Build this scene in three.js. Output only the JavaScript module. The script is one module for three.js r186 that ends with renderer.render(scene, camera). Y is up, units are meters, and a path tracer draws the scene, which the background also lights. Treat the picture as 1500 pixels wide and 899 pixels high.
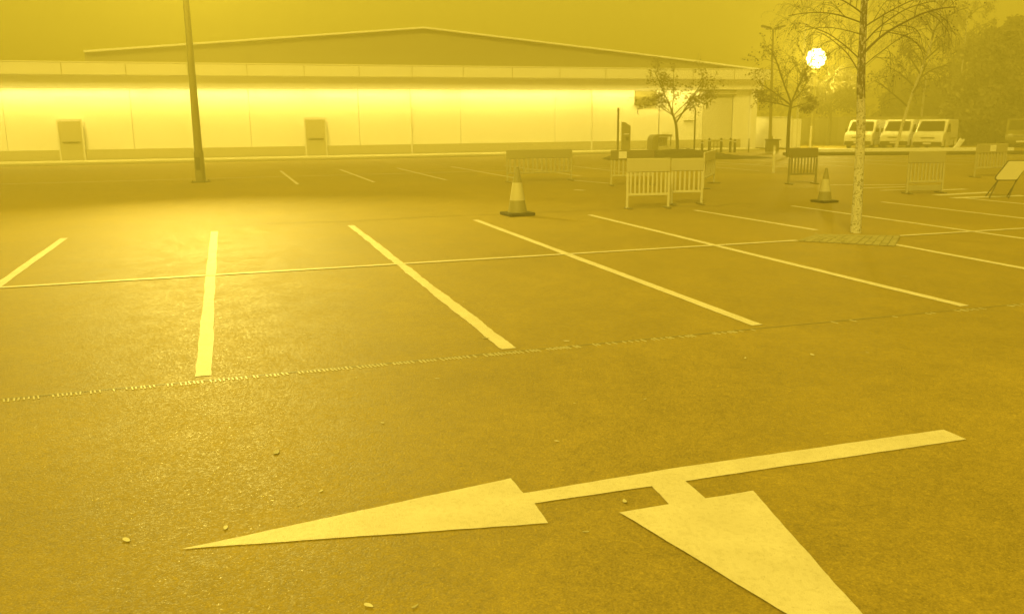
import * as THREE from 'three';
import { mergeGeometries } from 'three/addons/utils/BufferGeometryUtils.js';
import { RectAreaLightUniformsLib } from 'three/addons/lights/RectAreaLightUniformsLib.js';
import { RoundedBoxGeometry } from 'three/addons/geometries/RoundedBoxGeometry.js';

// ---------------------------------------------------------------- camera, sky, sun, exposure
const PXW = 1500, PXH = 899, FPX = 1268.17, PITCH = 0.2094, ROLL = -0.0092, EYE = 1.8326, YAW = 0.3148;
const scene = new THREE.Scene();
const camera = new THREE.PerspectiveCamera(2 * Math.atan(PXH / 2 / FPX) * 180 / Math.PI, PXW / PXH, 0.05, 1200);
camera.position.set(0, EYE, 0);
camera.rotation.set(-PITCH, 0, ROLL, 'YXZ');
const renderer = new THREE.WebGLRenderer({ antialias: true });
renderer.toneMapping = THREE.LinearToneMapping;
renderer.toneMappingExposure = 2.95;
renderer.shadowMap.enabled = true;
RectAreaLightUniformsLib.init();

{ // amber night sky: town glow low down, dimmer overhead
  const w = 256, h = 128, d = new Float32Array(w * h * 4);
  for (let j = 0; j < h; j++) for (let i = 0; i < w; i++) {
    const el = ((j + 0.5) / h - 0.5) * Math.PI, az = (i / w) * 2 * Math.PI;
    const glow = Math.exp(-Math.max(el, 0) / 0.3);
    const v = 0.262 * (0.95 + 0.22 * glow);
    const o = (j * w + i) * 4;
    d[o] = v; d[o + 1] = v * (0.715 + 0.02 * glow); d[o + 2] = v * (0.04 + 0.014 * glow); d[o + 3] = 1;
  }
  const t = new THREE.DataTexture(d, w, h, THREE.RGBAFormat, THREE.FloatType);
  t.mapping = THREE.EquirectangularReflectionMapping; t.magFilter = t.minFilter = THREE.LinearFilter; t.needsUpdate = true;
  scene.background = t; scene.environment = t;
}
const sun = new THREE.DirectionalLight(new THREE.Color().setRGB(1, 0.745, 0.125), 1.5);   // soft high light over the car park
sun.position.set(-12, 60, 40); sun.castShadow = true; sun.shadow.radius = 30;
sun.shadow.mapSize.set(2048, 2048);
Object.assign(sun.shadow.camera, { left: -80, right: 80, top: 80, bottom: -80, near: 1, far: 260 });
sun.target.position.set(8, 0, -30); scene.add(sun, sun.target);
scene.fog = new THREE.FogExp2(new THREE.Color().setRGB(1, 0.93, 0.3), 0.0165);

// ---------------------------------------------------------------- helpers
let seed = 7;
function rnd() { seed = (seed + 0x6D2B79F5) | 0; let t = Math.imul(seed ^ (seed >>> 15), 1 | seed); t = (t + Math.imul(t ^ (t >>> 7), 61 | t)) ^ t; return ((t ^ (t >>> 14)) >>> 0) / 4294967296; }
const rr = (a, b) => a + (b - a) * rnd();
const V = (x, y, z) => new THREE.Vector3(x, y, z);
const lerp = (a, b, t) => a + (b - a) * t;
camera.updateMatrixWorld();
function rayDir(px, py) { return V((px - PXW / 2) / FPX, -(py - PXH / 2) / FPX, -1).applyQuaternion(camera.quaternion); }
function G(px, py) { const d = rayDir(px, py); const t = -EYE / d.y; return V(d.x * t, 0, d.z * t); }            // where a sight line meets the ground
function AT(px, py, depth) { const d = rayDir(px, py); const t = depth / -d.z; return V(d.x * t, EYE + d.y * t, -depth); }   // a point at a known depth
const U0 = 2.1258, V0 = 6.5426, BW = 2.4, BD = 4.7532, CY = Math.cos(YAW), SY = Math.sin(YAW);
function bay(u, v, y = 0) { const a = U0 + u * BW, b = V0 + v * BD; return V(a * CY - b * SY, y, -(a * SY + b * CY)); } // bay-grid coordinates

const used = {};
function numbered(n) { if (!(n in used)) { used[n] = 0; return n; } used[n]++; return n + '_' + String(used[n]).padStart(3, '0'); }
function obj(name, geo, m, parent) {
  const g = Array.isArray(geo) ? merge(geo) : geo;
  const o = new THREE.Mesh(g, m); o.castShadow = o.receiveShadow = true;
  o.name = parent ? name : numbered(name); (parent || scene).add(o); return o;
}
function tag(o, label, category, group, kind) { if (label) o.userData.label = label; if (category) o.userData.category = category; if (group) o.userData.group = group; if (kind) o.userData.kind = kind; return o; }
function thing(name, label, category, pos = [0, 0, 0], turn = 0, group) {
  const o = new THREE.Group(); o.name = numbered(name); scene.add(o);
  if (pos.isVector3) o.position.copy(pos); else o.position.set(...pos);
  o.rotation.y = turn; return tag(o, label, category, group);
}
function copyOf(root, pos, turn, label) { const r = root.clone(); r.name = numbered(root.name.replace(/_\d{3}$/, '')); scene.add(r); r.position.copy(pos); r.rotation.set(0, turn, 0); if (label) { r.userData = { ...r.userData, label }; } return r; }
function merge(list) { return mergeGeometries(list.map(g => g.index ? g.toNonIndexed() : g)); }
function bx(w, h, d, x = 0, y = 0, z = 0) { const g = new THREE.BoxGeometry(w, h, d); g.translate(x, y, z); return g; }
function rb(w, h, d, x = 0, y = 0, z = 0, r = 0.01) { const g = new RoundedBoxGeometry(w, h, d, 2, Math.min(r, w * 0.45, h * 0.45, d * 0.45)); g.translate(x, y, z); return g; }
function cyl(r1, r2, h, x = 0, y = 0, z = 0, n = 14) { const g = new THREE.CylinderGeometry(r1, r2, h, n); g.translate(x, y + h / 2, z); return g; }
// surface tones: pale ones near neutral, darker ones tinted ochre in the colour itself
function tone(a) { const k = Math.min(1, a / 0.8); return new THREE.Color().setRGB(a, a * (0.87 + 0.13 * k), a * (0.2 + 0.8 * Math.pow(k, 1.2))); }
function mat(a, rough = 0.7, extra = {}) { return new THREE.MeshStandardMaterial({ color: tone(a), roughness: rough, ...extra }); }

// tileable value noise
function noiseTile(n, cells, s) {
  const g = new Float32Array(cells * cells); let q = s * 7919 + 13;
  for (let i = 0; i < g.length; i++) { q = (Math.imul(q, 1664525) + 1013904223) | 0; g[i] = (q >>> 8) / 16777216; }
  const out = new Float32Array(n * n), k = cells / n;
  for (let y = 0; y < n; y++) {
    const fy = y * k, y0 = Math.floor(fy), ty = fy - y0, sy = ty * ty * (3 - 2 * ty), a = (y0 % cells) * cells, b = ((y0 + 1) % cells) * cells;
    for (let x = 0; x < n; x++) {
      const fx = x * k, x0 = Math.floor(fx), tx = fx - x0, sx = tx * tx * (3 - 2 * tx), c = x0 % cells, e = (x0 + 1) % cells;
      out[y * n + x] = (g[a + c] * (1 - sx) + g[a + e] * sx) * (1 - sy) + (g[b + c] * (1 - sx) + g[b + e] * sx) * sy;
    }
  }
  return out;
}
function dataTex(n, fn, srgb, reps = [1, 1]) {
  const d = new Uint8Array(n * n * 4);
  for (let i = 0; i < n * n; i++) { const c = fn(i); for (let k = 0; k < 3; k++) d[i * 4 + k] = Math.max(0, Math.min(255, (Array.isArray(c) ? c[k] : c) * 255)); d[i * 4 + 3] = 255; }
  const t = new THREE.DataTexture(d, n, n); t.wrapS = t.wrapT = THREE.RepeatWrapping; t.magFilter = THREE.LinearFilter; t.minFilter = THREE.LinearMipmapLinearFilter; t.generateMipmaps = true;
  if (srgb) t.colorSpace = THREE.SRGBColorSpace; t.repeat.set(...reps); t.needsUpdate = true; return t;
}
const toS = v => v <= 0.0031308 ? v * 12.92 : 1.055 * Math.pow(v, 1 / 2.4) - 0.055;
function h2(x, y) { const s = Math.sin(x * 127.1 + y * 311.7) * 43758.5453; return s - Math.floor(s); }
function vn(x, y) { const xi = Math.floor(x), yi = Math.floor(y), fx = x - xi, fy = y - yi, a = fx * fx * (3 - 2 * fx), b = fy * fy * (3 - 2 * fy); return lerp(lerp(h2(xi, yi), h2(xi + 1, yi), a), lerp(h2(xi, yi + 1), h2(xi + 1, yi + 1), a), b); }

// ---------------------------------------------------------------- materials
const N = 2048, TILE = 5;
const n1 = noiseTile(N, 1024, 1), n2 = noiseTile(N, 460, 2), n3 = noiseTile(N, 128, 3), n4 = noiseTile(N, 26, 4), n5 = noiseTile(N, 8, 5);
const asphaltMap = dataTex(N, i => {
  let a = 0.325 + 0.13 * (n1[i] - 0.5) + 0.11 * (n2[i] - 0.5) + 0.05 * (n3[i] - 0.5) + 0.045 * (n4[i] - 0.5) + 0.03 * (n5[i] - 0.5);
  if (n2[i] > 0.92) a += 0.06; if (n1[i] > 0.97) a += 0.12;
  a = Math.max(0.08, a); return [toS(a), toS(a * 0.765), toS(a * 0.13)];
}, true, [1 / TILE, 1 / TILE]);
const asphaltBump = dataTex(N, i => 0.5 * n1[i] + 0.4 * n2[i] + 0.1 * n3[i], false, [1 / TILE, 1 / TILE]);
const asphaltRough = dataTex(N, i => 0.7 + 0.3 * (n2[i] - 0.5) + 0.07 * (n4[i] - 0.5) - (n1[i] > 0.93 ? 0.25 : 0), false, [1 / TILE, 1 / TILE]);
const M = {
  asphalt: new THREE.MeshStandardMaterial({ map: asphaltMap, bumpMap: asphaltBump, bumpScale: 0.0025, roughnessMap: asphaltRough, roughness: 1, vertexColors: true }),
  barrier: mat(0.46, 0.5), barrierPale: mat(0.56, 0.5), barrierDark: mat(0.19, 0.55), dark: mat(0.06, 0.6), rubber: mat(0.05, 0.85),
  sheet: mat(0.78, 0.45), white: mat(0.8, 0.4), steel: mat(0.22, 0.45, { metalness: 0.3 }), darkSteel: mat(0.08, 0.5), vanPaint: mat(0.78, 0.28), glass: mat(0.03, 0.08),
  wallWhite: mat(0.86, 0.6), wallGrey: mat(0.7, 0.55), plinth: mat(0.46, 0.8), fascia: mat(0.86, 0.55), fasciaDark: mat(0.3, 0.6), roof: mat(0.3, 0.7), concrete: mat(0.5, 0.85), soil: mat(0.08, 0.95),
  bark: mat(0.09, 0.9), leaf: null, plate: mat(0.7, 0.5), lampGlass: mat(0.7, 0.3),
};
{ // paint with wear: chips, tyre grime, fine grain
  const a = noiseTile(1024, 512, 11), b = noiseTile(1024, 90, 12), c = noiseTile(1024, 14, 13);
  const map = dataTex(1024, i => { let v = 0.76 - 0.1 * Math.max(0, b[i] - 0.45) - 0.08 * c[i] - 0.06 * a[i]; if (a[i] > 0.93 && b[i] > 0.55) v *= 0.6; const k = v / 0.8; return [toS(v), toS(v * (0.86 + 0.1 * k)), toS(v * (0.4 + 0.55 * k))]; }, true, [1 / 1.6, 1 / 1.6]);
  const bump = dataTex(1024, i => 0.6 * a[i] + 0.4 * b[i], false, [1 / 1.6, 1 / 1.6]);
  M.paint = new THREE.MeshStandardMaterial({ map, bumpMap: bump, bumpScale: 0.002, roughness: 0.6 });
}
{ // birch bark: pale paper with dark lenticels and scars
  const w = 512; const a = noiseTile(w, 64, 21), b = noiseTile(w, 200, 22), c = noiseTile(w, 18, 23);
  const strip = noiseTile(w, 96, 24);
  const map = dataTex(w, i => {
    const x = i % w, y = (i / w) | 0; const s = strip[y * w + ((x * 0.22) | 0)];
    let v = 0.6 + 0.12 * (c[i] - 0.5) + 0.1 * (b[i] - 0.5); if (s > 0.8) v *= 0.35; if (a[i] * 0.6 + c[i] * 0.4 > 0.66) v *= 0.3;
    const k = v / 0.8; return [toS(v), toS(v * (0.88 + 0.12 * k)), toS(v * (0.25 + 0.7 * k))];
  }, true);
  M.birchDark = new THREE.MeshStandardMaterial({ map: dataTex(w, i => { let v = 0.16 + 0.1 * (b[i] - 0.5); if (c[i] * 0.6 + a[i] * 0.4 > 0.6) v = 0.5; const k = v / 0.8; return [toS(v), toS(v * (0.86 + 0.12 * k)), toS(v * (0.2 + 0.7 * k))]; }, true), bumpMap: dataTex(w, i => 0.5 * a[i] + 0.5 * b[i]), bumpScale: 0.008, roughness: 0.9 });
  M.birch = new THREE.MeshStandardMaterial({ map, bumpMap: dataTex(w, i => 0.5 * a[i] + 0.5 * b[i]), bumpScale: 0.008, roughness: 0.85 });
}
M.leaf = new THREE.MeshPhysicalMaterial({ color: tone(0.2), roughness: 0.9, transmission: 0.5, thickness: 0, side: THREE.DoubleSide, vertexColors: true });
M.leafDark = new THREE.MeshStandardMaterial({ color: tone(0.12), roughness: 0.95, side: THREE.DoubleSide, vertexColors: true });

// ---------------------------------------------------------------- ground
const groundY = 0;
function groundSheet() {
  const xs = [], zs = []; for (let x = -260; x <= 300; x += (x >= -14 && x < 24) ? 0.5 : 8) xs.push(x); for (let z = 40; z >= -360; z -= (z <= 2 && z > -36) ? 0.5 : 8) zs.push(z);
  const pos = [], uv = [], col = [], nor = [], idx = [];
  for (const z of zs) for (const x of xs) {
    pos.push(x, groundY, z); uv.push(x, z); nor.push(0, 1, 0);
    // patches of older and newer tarmac, oil and damp stains
    const a = vn(x * 0.22 + 3, z * 0.22), b = vn(x * 0.8, z * 0.8 + 9), c = vn(x * 1.9 + 40, z * 1.9);
    let v = 0.88 + 0.16 * (a - 0.5) + 0.1 * (b - 0.5) + 0.06 * (c - 0.5); if (b > 0.8) v *= 0.95;
    const p = V(x, 0, z), bb = (p.x * -SY - p.z * CY - V0) / BD; if (bb < 0) v *= 1.03;
    col.push(v, v, v);
  }
  const W = xs.length;
  for (let j = 0; j < zs.length - 1; j++) for (let i = 0; i < W - 1; i++) { const q = j * W + i; idx.push(q, q + 1, q + W, q + 1, q + W + 1, q + W); }
  const g = new THREE.BufferGeometry();
  g.setAttribute('position', new THREE.Float32BufferAttribute(pos, 3)); g.setAttribute('normal', new THREE.Float32BufferAttribute(nor, 3)); g.setAttribute('uv', new THREE.Float32BufferAttribute(uv, 2)); g.setAttribute('color', new THREE.Float32BufferAttribute(col, 3)); g.setIndex(idx); return g;
}
const ground = tag(obj('car_park_ground', groundSheet(), M.asphalt), 'grainy tarmac surface of the car park', 'ground', null, 'structure');

// flat sheet from an outline of ground points, lifted by y; edges broken up a little
function sheet(points, y = 0.004, ragged = 0) {
  const pts = [];
  for (let i = 0; i < points.length; i++) {
    const a = points[i], b = points[(i + 1) % points.length], L = a.distanceTo(b), n = ragged ? Math.max(1, Math.min(160, Math.round(L / 0.035))) : 1;
    const nx = (b.z - a.z) / L, nz = -(b.x - a.x) / L; let drift = 0;
    for (let k = 0; k < n; k++) { const t = k / n; drift = drift * 0.8 + rr(-1, 1) * 0.6; const j = k ? ragged * drift : 0; pts.push(new THREE.Vector2(lerp(a.x, b.x, t) + nx * j, -(lerp(a.z, b.z, t) + nz * j))); }
  }
  const g = new THREE.ShapeGeometry(new THREE.Shape(pts)); g.rotateX(-Math.PI / 2); g.translate(0, y, 0);
  const p = g.attributes.position, uv = g.attributes.uv; for (let i = 0; i < p.count; i++) uv.setXY(i, p.getX(i), p.getZ(i)); return g;
}
function strip(a, b, w, y = 0.004, ragged = 0.006) {
  const d = b.clone().sub(a).normalize(), n = V(-d.z, 0, d.x).multiplyScalar(w / 2);
  return sheet([a.clone().add(n), b.clone().add(n), b.clone().sub(n), a.clone().sub(n)], y, ragged);
}
let lift = 0.004;
function line(a, b, w = 0.115, name = 'painted_line', rg = 0.006) { return obj(name, strip(a, b, w, lift, rg), M.paint, ground); }

// bay dividers and the line down the middle of the double row
for (let u = -6; u <= 9; u++) {
  if (u === 3) { line(bay(3, 2.02), G(1196, 337)); line(G(1311, 358), bay(3, 0.02)); }
  else line(bay(u, u === 0 ? 0.015 : 0.02), bay(u, 2.02), u === 0 ? 0.125 : 0.115, 'painted_line', u === 0 ? 0.011 : 0.006);
}
lift = 0.0075;
line(bay(-7, 1), G(1168, 352.5), 0.1); line(G(1313, 346), bay(9.6, 1), 0.1);
lift = 0.004;
// the next rows beyond the lane
for (let u = 0; u <= 16; u += 1) if (u !== 6) line(bay(u, 4.55), bay(u, 6.4), 0.1, 'painted_line', 0);
lift = 0.0075; line(bay(-6, 5.5), bay(18, 5.5), 0.1, 'painted_line', 0); lift = 0.004;
// broad bars of the walkway by the folding barriers
for (const [a, b, c, d] of [[1372, 278.5, 1415, 277, 0.24], [1372, 286, 1452, 281.5, 0.3], [1396, 290, 1500, 286.5, 0.3], [1212, 271, 1330, 270.5, 0.16], [1262, 275.5, 1330, 273.6, 0.16], [1290, 279, 1330, 278, 0.14], [838, 264, 892, 268.5, 0.1], [842, 278, 856, 279, 0.16]].map(q => [q[0], q[1], q[2], q[3], q[4]]).map(q => [G(q[0], q[1]), G(q[2], q[3]), q[4], 0])) line(a, b, c, 'painted_bar', 0.004);

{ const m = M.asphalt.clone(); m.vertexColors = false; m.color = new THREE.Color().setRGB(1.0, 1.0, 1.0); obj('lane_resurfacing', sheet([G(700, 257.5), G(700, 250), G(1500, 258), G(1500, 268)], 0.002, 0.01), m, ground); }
// big direction arrow: head pointing along the lane, shaft, and a branch turning off
{
  const P = (x, y) => G(x, y);
  // shaft carried on along the lane, and a short branch with its own head turning off it
  obj('painted_arrow', sheet([P(265, 805), P(748, 701), P(767, 723), P(1003, 684), bay(0.78, -0.557), bay(0.78, -0.593), bay(0.012, -0.592), bay(0.006, -0.643), bay(-0.078, -0.643), P(955, 713), P(783, 738), P(803, 767)], 0.004, 0.003), M.paint, ground);
  obj('painted_arrow_head', sheet([P(907, 752.5), bay(0.12, -0.639), bay(-0.035, -0.985)], 0.0075, 0.003), M.paint, ground);
}
{ // rolled joint between the lane and the bays: a band of small oblique ridges
  const list = [], band = [];
  for (let k = 0; k < 360; k++) {
    const uu = -2.1 + k * 0.0125 + rr(-0.002, 0.002); if (rnd() < (uu > 0.9 ? 0.86 : uu > 0.25 ? 0.6 : 0.12)) continue;
    const c = bay(uu, -0.012 + rr(-0.001, 0.001)); const g = rb(0.013, 0.005, rr(0.05, 0.09), 0, 0, 0, 0.003); g.rotateY(rr(0.42, 0.6)); g.translate(c.x, 0.0022, c.z); list.push(g);
  }
  tag(obj('joint_ridges', list, mat(0.5, 0.5), ground), null, null, null, 'stuff');
  const band1 = strip(bay(-6, -0.004), bay(9, -0.004), 0.02, 0.002, 0.006); obj('tar_joint', band1, mat(0.2, 0.6), ground);
  const crack = []; let p = bay(-1, 2.19); for (let u = -0.9; u < 4; u += 0.1) { const q = bay(u, 2.19 + 0.03 * (vn(u * 3, 2) - 0.5) * 2); crack.push(strip(p, q, 0.035, 0.003, 0)); p = q; }
  obj('tar_seam', crack, mat(0.12, 0.5), ground);
}

// ---------------------------------------------------------------- tree pit with setts
{
  const c = [G(1195, 344), G(1168, 353.5), G(1312, 361), G(1320, 346)];
  const pit = thing('tree_pit', 'square of small paving setts round the white birch trunk', 'tree pit', c[0].clone().add(c[2]).multiplyScalar(0.5));
  const o = pit.position; const nU = 13, nV = 9;
  const sett = [0.31, 0.34, 0.28].map(a => mat(a, 0.85));
  obj('sand_bed', sheet(c.map(p => p.clone().sub(o)), 0.005), mat(0.26, 0.95), pit);
  const at = (s, t) => c[1].clone().lerp(c[2], s).lerp(c[0].clone().lerp(c[3], s), t).sub(o);
  const ang = Math.atan2(-(c[2].z - c[1].z), c[2].x - c[1].x);
  const w = c[1].distanceTo(c[2]) / nU - 0.012, d = c[1].distanceTo(c[0]) / nV - 0.012;
  const gs = [0, 1, 2].map(k => rb(w * (1 - 0.03 * k), 0.05, d * (1 - 0.04 * k), 0, 0, 0, 0.01));
  for (let i = 0; i < nU; i++) for (let j = 0; j < nV; j++) {
    const q = at((i + 0.5) / nU, (j + 0.5) / nV); if (q.clone().add(o).distanceTo(G(1254, 341)) < 0.17) continue;
    const m = obj('sett', gs[(rnd() * 3) | 0], sett[(rnd() * 3) | 0], pit); m.position.set(q.x + rr(-0.003, 0.003), -0.008 + rr(0, 0.008), q.z); m.rotation.y = ang + rr(-0.03, 0.03);
  }
}

// ---------------------------------------------------------------- retail shed
{
  const org = bay(8.89, 9.32);
  const b = thing('retail_shed', 'long white clad retail shed with grey fascia and pitched roof end', 'building', org, YAW);
  // local x along the front, y up, -z into the building; front at z = 0
  const XL = -46, XR = 10.5, DEP = 26;
  obj('plinth', bx(XR - XL - 0.4, 0.66, 0.3, (XL + XR - 0.4) / 2 - 1, 0.33, -0.05), M.plinth, b);
  const bays = [-46, -40, -34, -28, -22, -16, -10, -4, -1.6, 3.1, 6.3];
  for (let i = 0; i < bays.length - 1; i++) { const x0 = bays[i], x1 = bays[i + 1]; if (x0 === 3.1) continue; obj('wall_panel', rb(x1 - x0 - 0.02, 3.2, 0.12, (x0 + x1) / 2, 0.66 + 1.6, -0.1, 0.012), M.wallWhite, b); }
  obj('wall_panel', rb(3.1, 3.8, 0.12, 4.72, 1.9, -0.12, 0.012), M.wallWhite, b);
  // shutter with ribs
  const sh = obj('roller_shutter', bx(2.2, 3.5, 0.06, 7.4, 1.75, -0.16), M.wallGrey, b);
  for (let k = 0; k < 32; k++) obj('shutter_slat', rb(2.16, 0.095, 0.04, 7.4, 0.09 + k * 0.108, -0.115, 0.012), M.wallGrey, sh);
  obj('shutter_box', rb(2.3, 0.24, 0.24, 7.4, 3.64, -0.02), M.wallGrey, b); obj('head_rail', rb(2.5, 0.07, 0.12, 7.4, 3.775, 0.02), M.steel, b); obj('head_rail', rb(2.5, 0.06, 0.12, 7.4, 3.5, 0.02), M.steel, b);
  obj('corner_column', rb(0.42, 3.8, 0.42, 10.0, 1.9, -0.05), M.wallWhite, b); obj('wall_panel', rb(1.2, 3.8, 0.12, 9.16, 1.9, -0.14, 0.012), M.wallWhite, b);
  obj('back_wall', bx(XR - XL, 4.4, 0.2, (XL + XR) / 2, 2.2, -DEP), M.wallGrey, b);
  obj('end_wall', bx(0.2, 3.95, DEP - 0.5, 10.05, 1.975, -DEP / 2 - 0.2), M.wallGrey, b); obj('end_wall', bx(0.2, 3.95, DEP - 0.5, XL + 0.1, 1.975, -DEP / 2 - 0.2), M.wallGrey, b);
  const fd = obj('fascia_soffit', bx(XR - XL, 0.62, DEP - 0.4, (XL + XR) / 2, 4.13, -DEP / 2 + 0.55), M.fascia, b);
  obj('fascia', rb(XR - XL + 0.6, 0.56, DEP, (XL + XR) / 2, 4.72, -DEP / 2 + 0.78, 0.02), M.fascia, b);
  for (let x = XL + 3; x < XR; x += 3) obj('fascia_joint', bx(0.03, 0.55, 0.02, x, 4.72, 0.786), M.fasciaDark, b);
  obj('gutter', rb(XR - XL + 0.7, 0.09, 0.14, (XL + XR) / 2, 5.05, 0.72, 0.03), M.wallGrey, b);
  // shallow pitched roof with a verge trim falling to the corner
  const sp = new THREE.Shape([[-30, 5.01], [10.6, 5.01], [10.6, 5.09], [3.2, 5.81], [-12, 7.2], [-30, 5.6]].map(p => new THREE.Vector2(...p)));
  const rg = new THREE.ExtrudeGeometry(sp, { depth: DEP - 1, bevelEnabled: false }); rg.translate(0, 0, -DEP + 0.6); obj('roof', rg, M.roof, b);
  const tr = (x0, y0, x1, y1) => { const L = Math.hypot(x1 - x0, y1 - y0), g = rb(L, 0.1, 0.3, 0, 0, 0, 0.02); g.rotateZ(Math.atan2(y1 - y0, x1 - x0)); g.translate((x0 + x1) / 2, (y0 + y1) / 2 + 0.05, -0.3); return g; };
  obj('verge_trim', [tr(10.6, 5.09, 3.2, 5.81), tr(3.2, 5.81, -12, 7.2), tr(-12, 7.2, -30, 5.6)], M.wallWhite, b);
  obj('bracket', (() => { const g = rb(0.06, 0.5, 0.06); g.rotateZ(-0.7); g.translate(5.9, 3.55, 0.1); return g; })(), M.steel, b);
  obj('wall_sign', rb(1.5, 0.9, 0.1, 2.1, 3.3, 0.02), M.barrierDark, b);
  obj('door_rail', rb(0.8, 0.06, 0.05, 5.3, 1.86, -0.02), M.steel, b);
  for (let k = 0; k < 6; k++) { // lamp strips under the eaves that wash the white wall
    const x = -39.6 + k * 8.3, lg = rb(8.1, 0.05, 0.12, x, 3.79, 0.44, 0.02); obj('eaves_lamp', lg, new THREE.MeshStandardMaterial({ color: 0x000000, emissive: new THREE.Color().setRGB(1, 0.78, 0.16), emissiveIntensity: 0.5 }), b);
    const L = new THREE.RectAreaLight(new THREE.Color().setRGB(1, 0.76, 0.16), 34, 8.1, 0.1); L.position.set(x, 3.755, 0.44); L.name = 'eaves_light'; b.add(L); b.updateMatrixWorld(true); L.lookAt(b.localToWorld(V(x, 0.6, -0.1)));
  }
  for (const x of [-37, -25, -13, -1.6]) obj('downpipe', cyl(0.05, 0.05, 3.78, x, 0, 0.1, 10), M.wallGrey, b);
  for (const x of [-31, -18.5]) { const d = obj('fire_door', rb(1.05, 2.1, 0.08, x, 1.07, 0.14), M.plinth, b); obj('door_frame', [rb(0.08, 2.2, 0.12, x - 0.57, 1.1, 0.13), rb(0.08, 2.2, 0.12, x + 0.57, 1.1, 0.13), rb(1.22, 0.08, 0.12, x, 2.2, 0.13)], M.wallGrey, d); obj('push_bar', rb(0.8, 0.05, 0.06, x, 1.05, 0.21), M.darkSteel, d); }
  obj('wall_vent', rb(0.5, 0.4, 0.06, 3.6, 1.0, 0.0), M.wallGrey, b);
}
// pavement and low kerb in front of the shed and the vans
{
  const k = (u0, u1, v, w) => { const a = bay(u0, v), L = (u1 - u0) * BW, g = rb(L, 0.13, w, L / 2, 0.065, -w / 2, 0.02); g.rotateY(YAW); g.translate(a.x, 0, a.z); return g; };
  tag(obj('pavement', k(-14, 12.4, 8.6, 3.2), M.concrete), 'pale paved strip along the front of the shed', 'pavement', null, 'structure');
  const a = G(1184, 225), bq = G(1480, 223); const L = a.distanceTo(bq), an = Math.atan2(-(bq.z - a.z), bq.x - a.x), g = rb(L, 0.27, 0.9, L / 2, 0.135, 0, 0.02); g.rotateY(an); g.translate(a.x, 0, a.z);
  tag(obj('raised_kerb', g, M.sheet), 'long pale kerb in front of the parked vans', 'kerb', null, 'structure');
  const g2 = rb(L + 4, 0.16, 1.0, L / 2, 0.08, 0, 0.05); g2.rotateY(an); g2.translate(a.x, 0, a.z + 2.4);
  tag(obj('dark_strip', g2, M.soil), 'low dark strip below the pale kerb', 'verge', null, 'structure');  // low dark band running along the kerb
}

// ---------------------------------------------------------------- white cabin, hoarding, dark wall right of the shed
{
  const p = AT(1142, 218, 58); p.y = 0;
  const c = thing('storage_cabin', 'white storage cabin beside the corner of the shed', 'cabin', p, YAW - 0.2);
  obj('wall', rb(1.5, 1.95, 2.4, 0, 1.02, -1.2, 0.03), M.wallWhite, c); obj('roof', rb(1.58, 0.08, 2.5, 0, 2.04, -1.2, 0.02), M.wallGrey, c); obj('door', rb(0.75, 1.7, 0.05, -0.2, 0.95, 0.02), M.wallWhite, c); obj('skid', rb(1.4, 0.1, 2.2, 0, 0.05, -1.2), M.darkSteel, c);
  const q = AT(1163, 218, 58); q.y = 0; const h = thing('site_hoarding', 'ribbed white hoarding panel behind the thin young tree', 'hoarding', q, YAW - 0.2);
  for (let i = 0; i < 8; i++) obj('board', rb(0.095, 1.85, 0.04, -0.36 + i * 0.105, 1.0, rr(-0.008, 0.008), 0.008), i % 3 === 2 ? M.wallGrey : M.wallWhite, h);
  obj('rail', rb(0.9, 0.08, 0.05, 0, 0.5, -0.06), M.steel, h); obj('rail', rb(0.9, 0.08, 0.05, 0, 1.6, -0.06), M.steel, h); obj('post', rb(0.08, 1.9, 0.08, -0.4, 0.95, -0.12), M.steel, h); obj('post', rb(0.08, 1.9, 0.08, 0.4, 0.95, -0.12), M.steel, h);
  const w0 = AT(1170, 218, 72), w1 = AT(1620, 216, 68); w0.y = w1.y = 0; const L = w0.distanceTo(w1), an = Math.atan2(-(w1.z - w0.z), w1.x - w0.x);
  const w = thing('boundary_fence', 'long dark close boarded fence behind the parked vans', 'fence', w0, an);
  const n = Math.floor(L / 0.3), g = rb(0.29, 2.0, 0.03, 0, 1.05, 0, 0.006), ms = [0.3, 0.34, 0.27].map(a => mat(a, 0.9));
  for (let i = 0; i < n; i++) { const m = obj('board', g, ms[(rnd() * 3) | 0], w); m.position.set(0.15 + i * 0.3, rr(-0.03, 0.03), rr(-0.008, 0.008)); }
  for (let x = 0; x < L; x += 2.4) obj('post', rb(0.1, 2.1, 0.1, x, 1.05, -0.08), ms[2], w);
  obj('rail', bx(L, 0.1, 0.05, L / 2, 0.5, -0.04), ms[2], w); obj('rail', bx(L, 0.1, 0.05, L / 2, 1.6, -0.04), ms[2], w);
}

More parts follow.
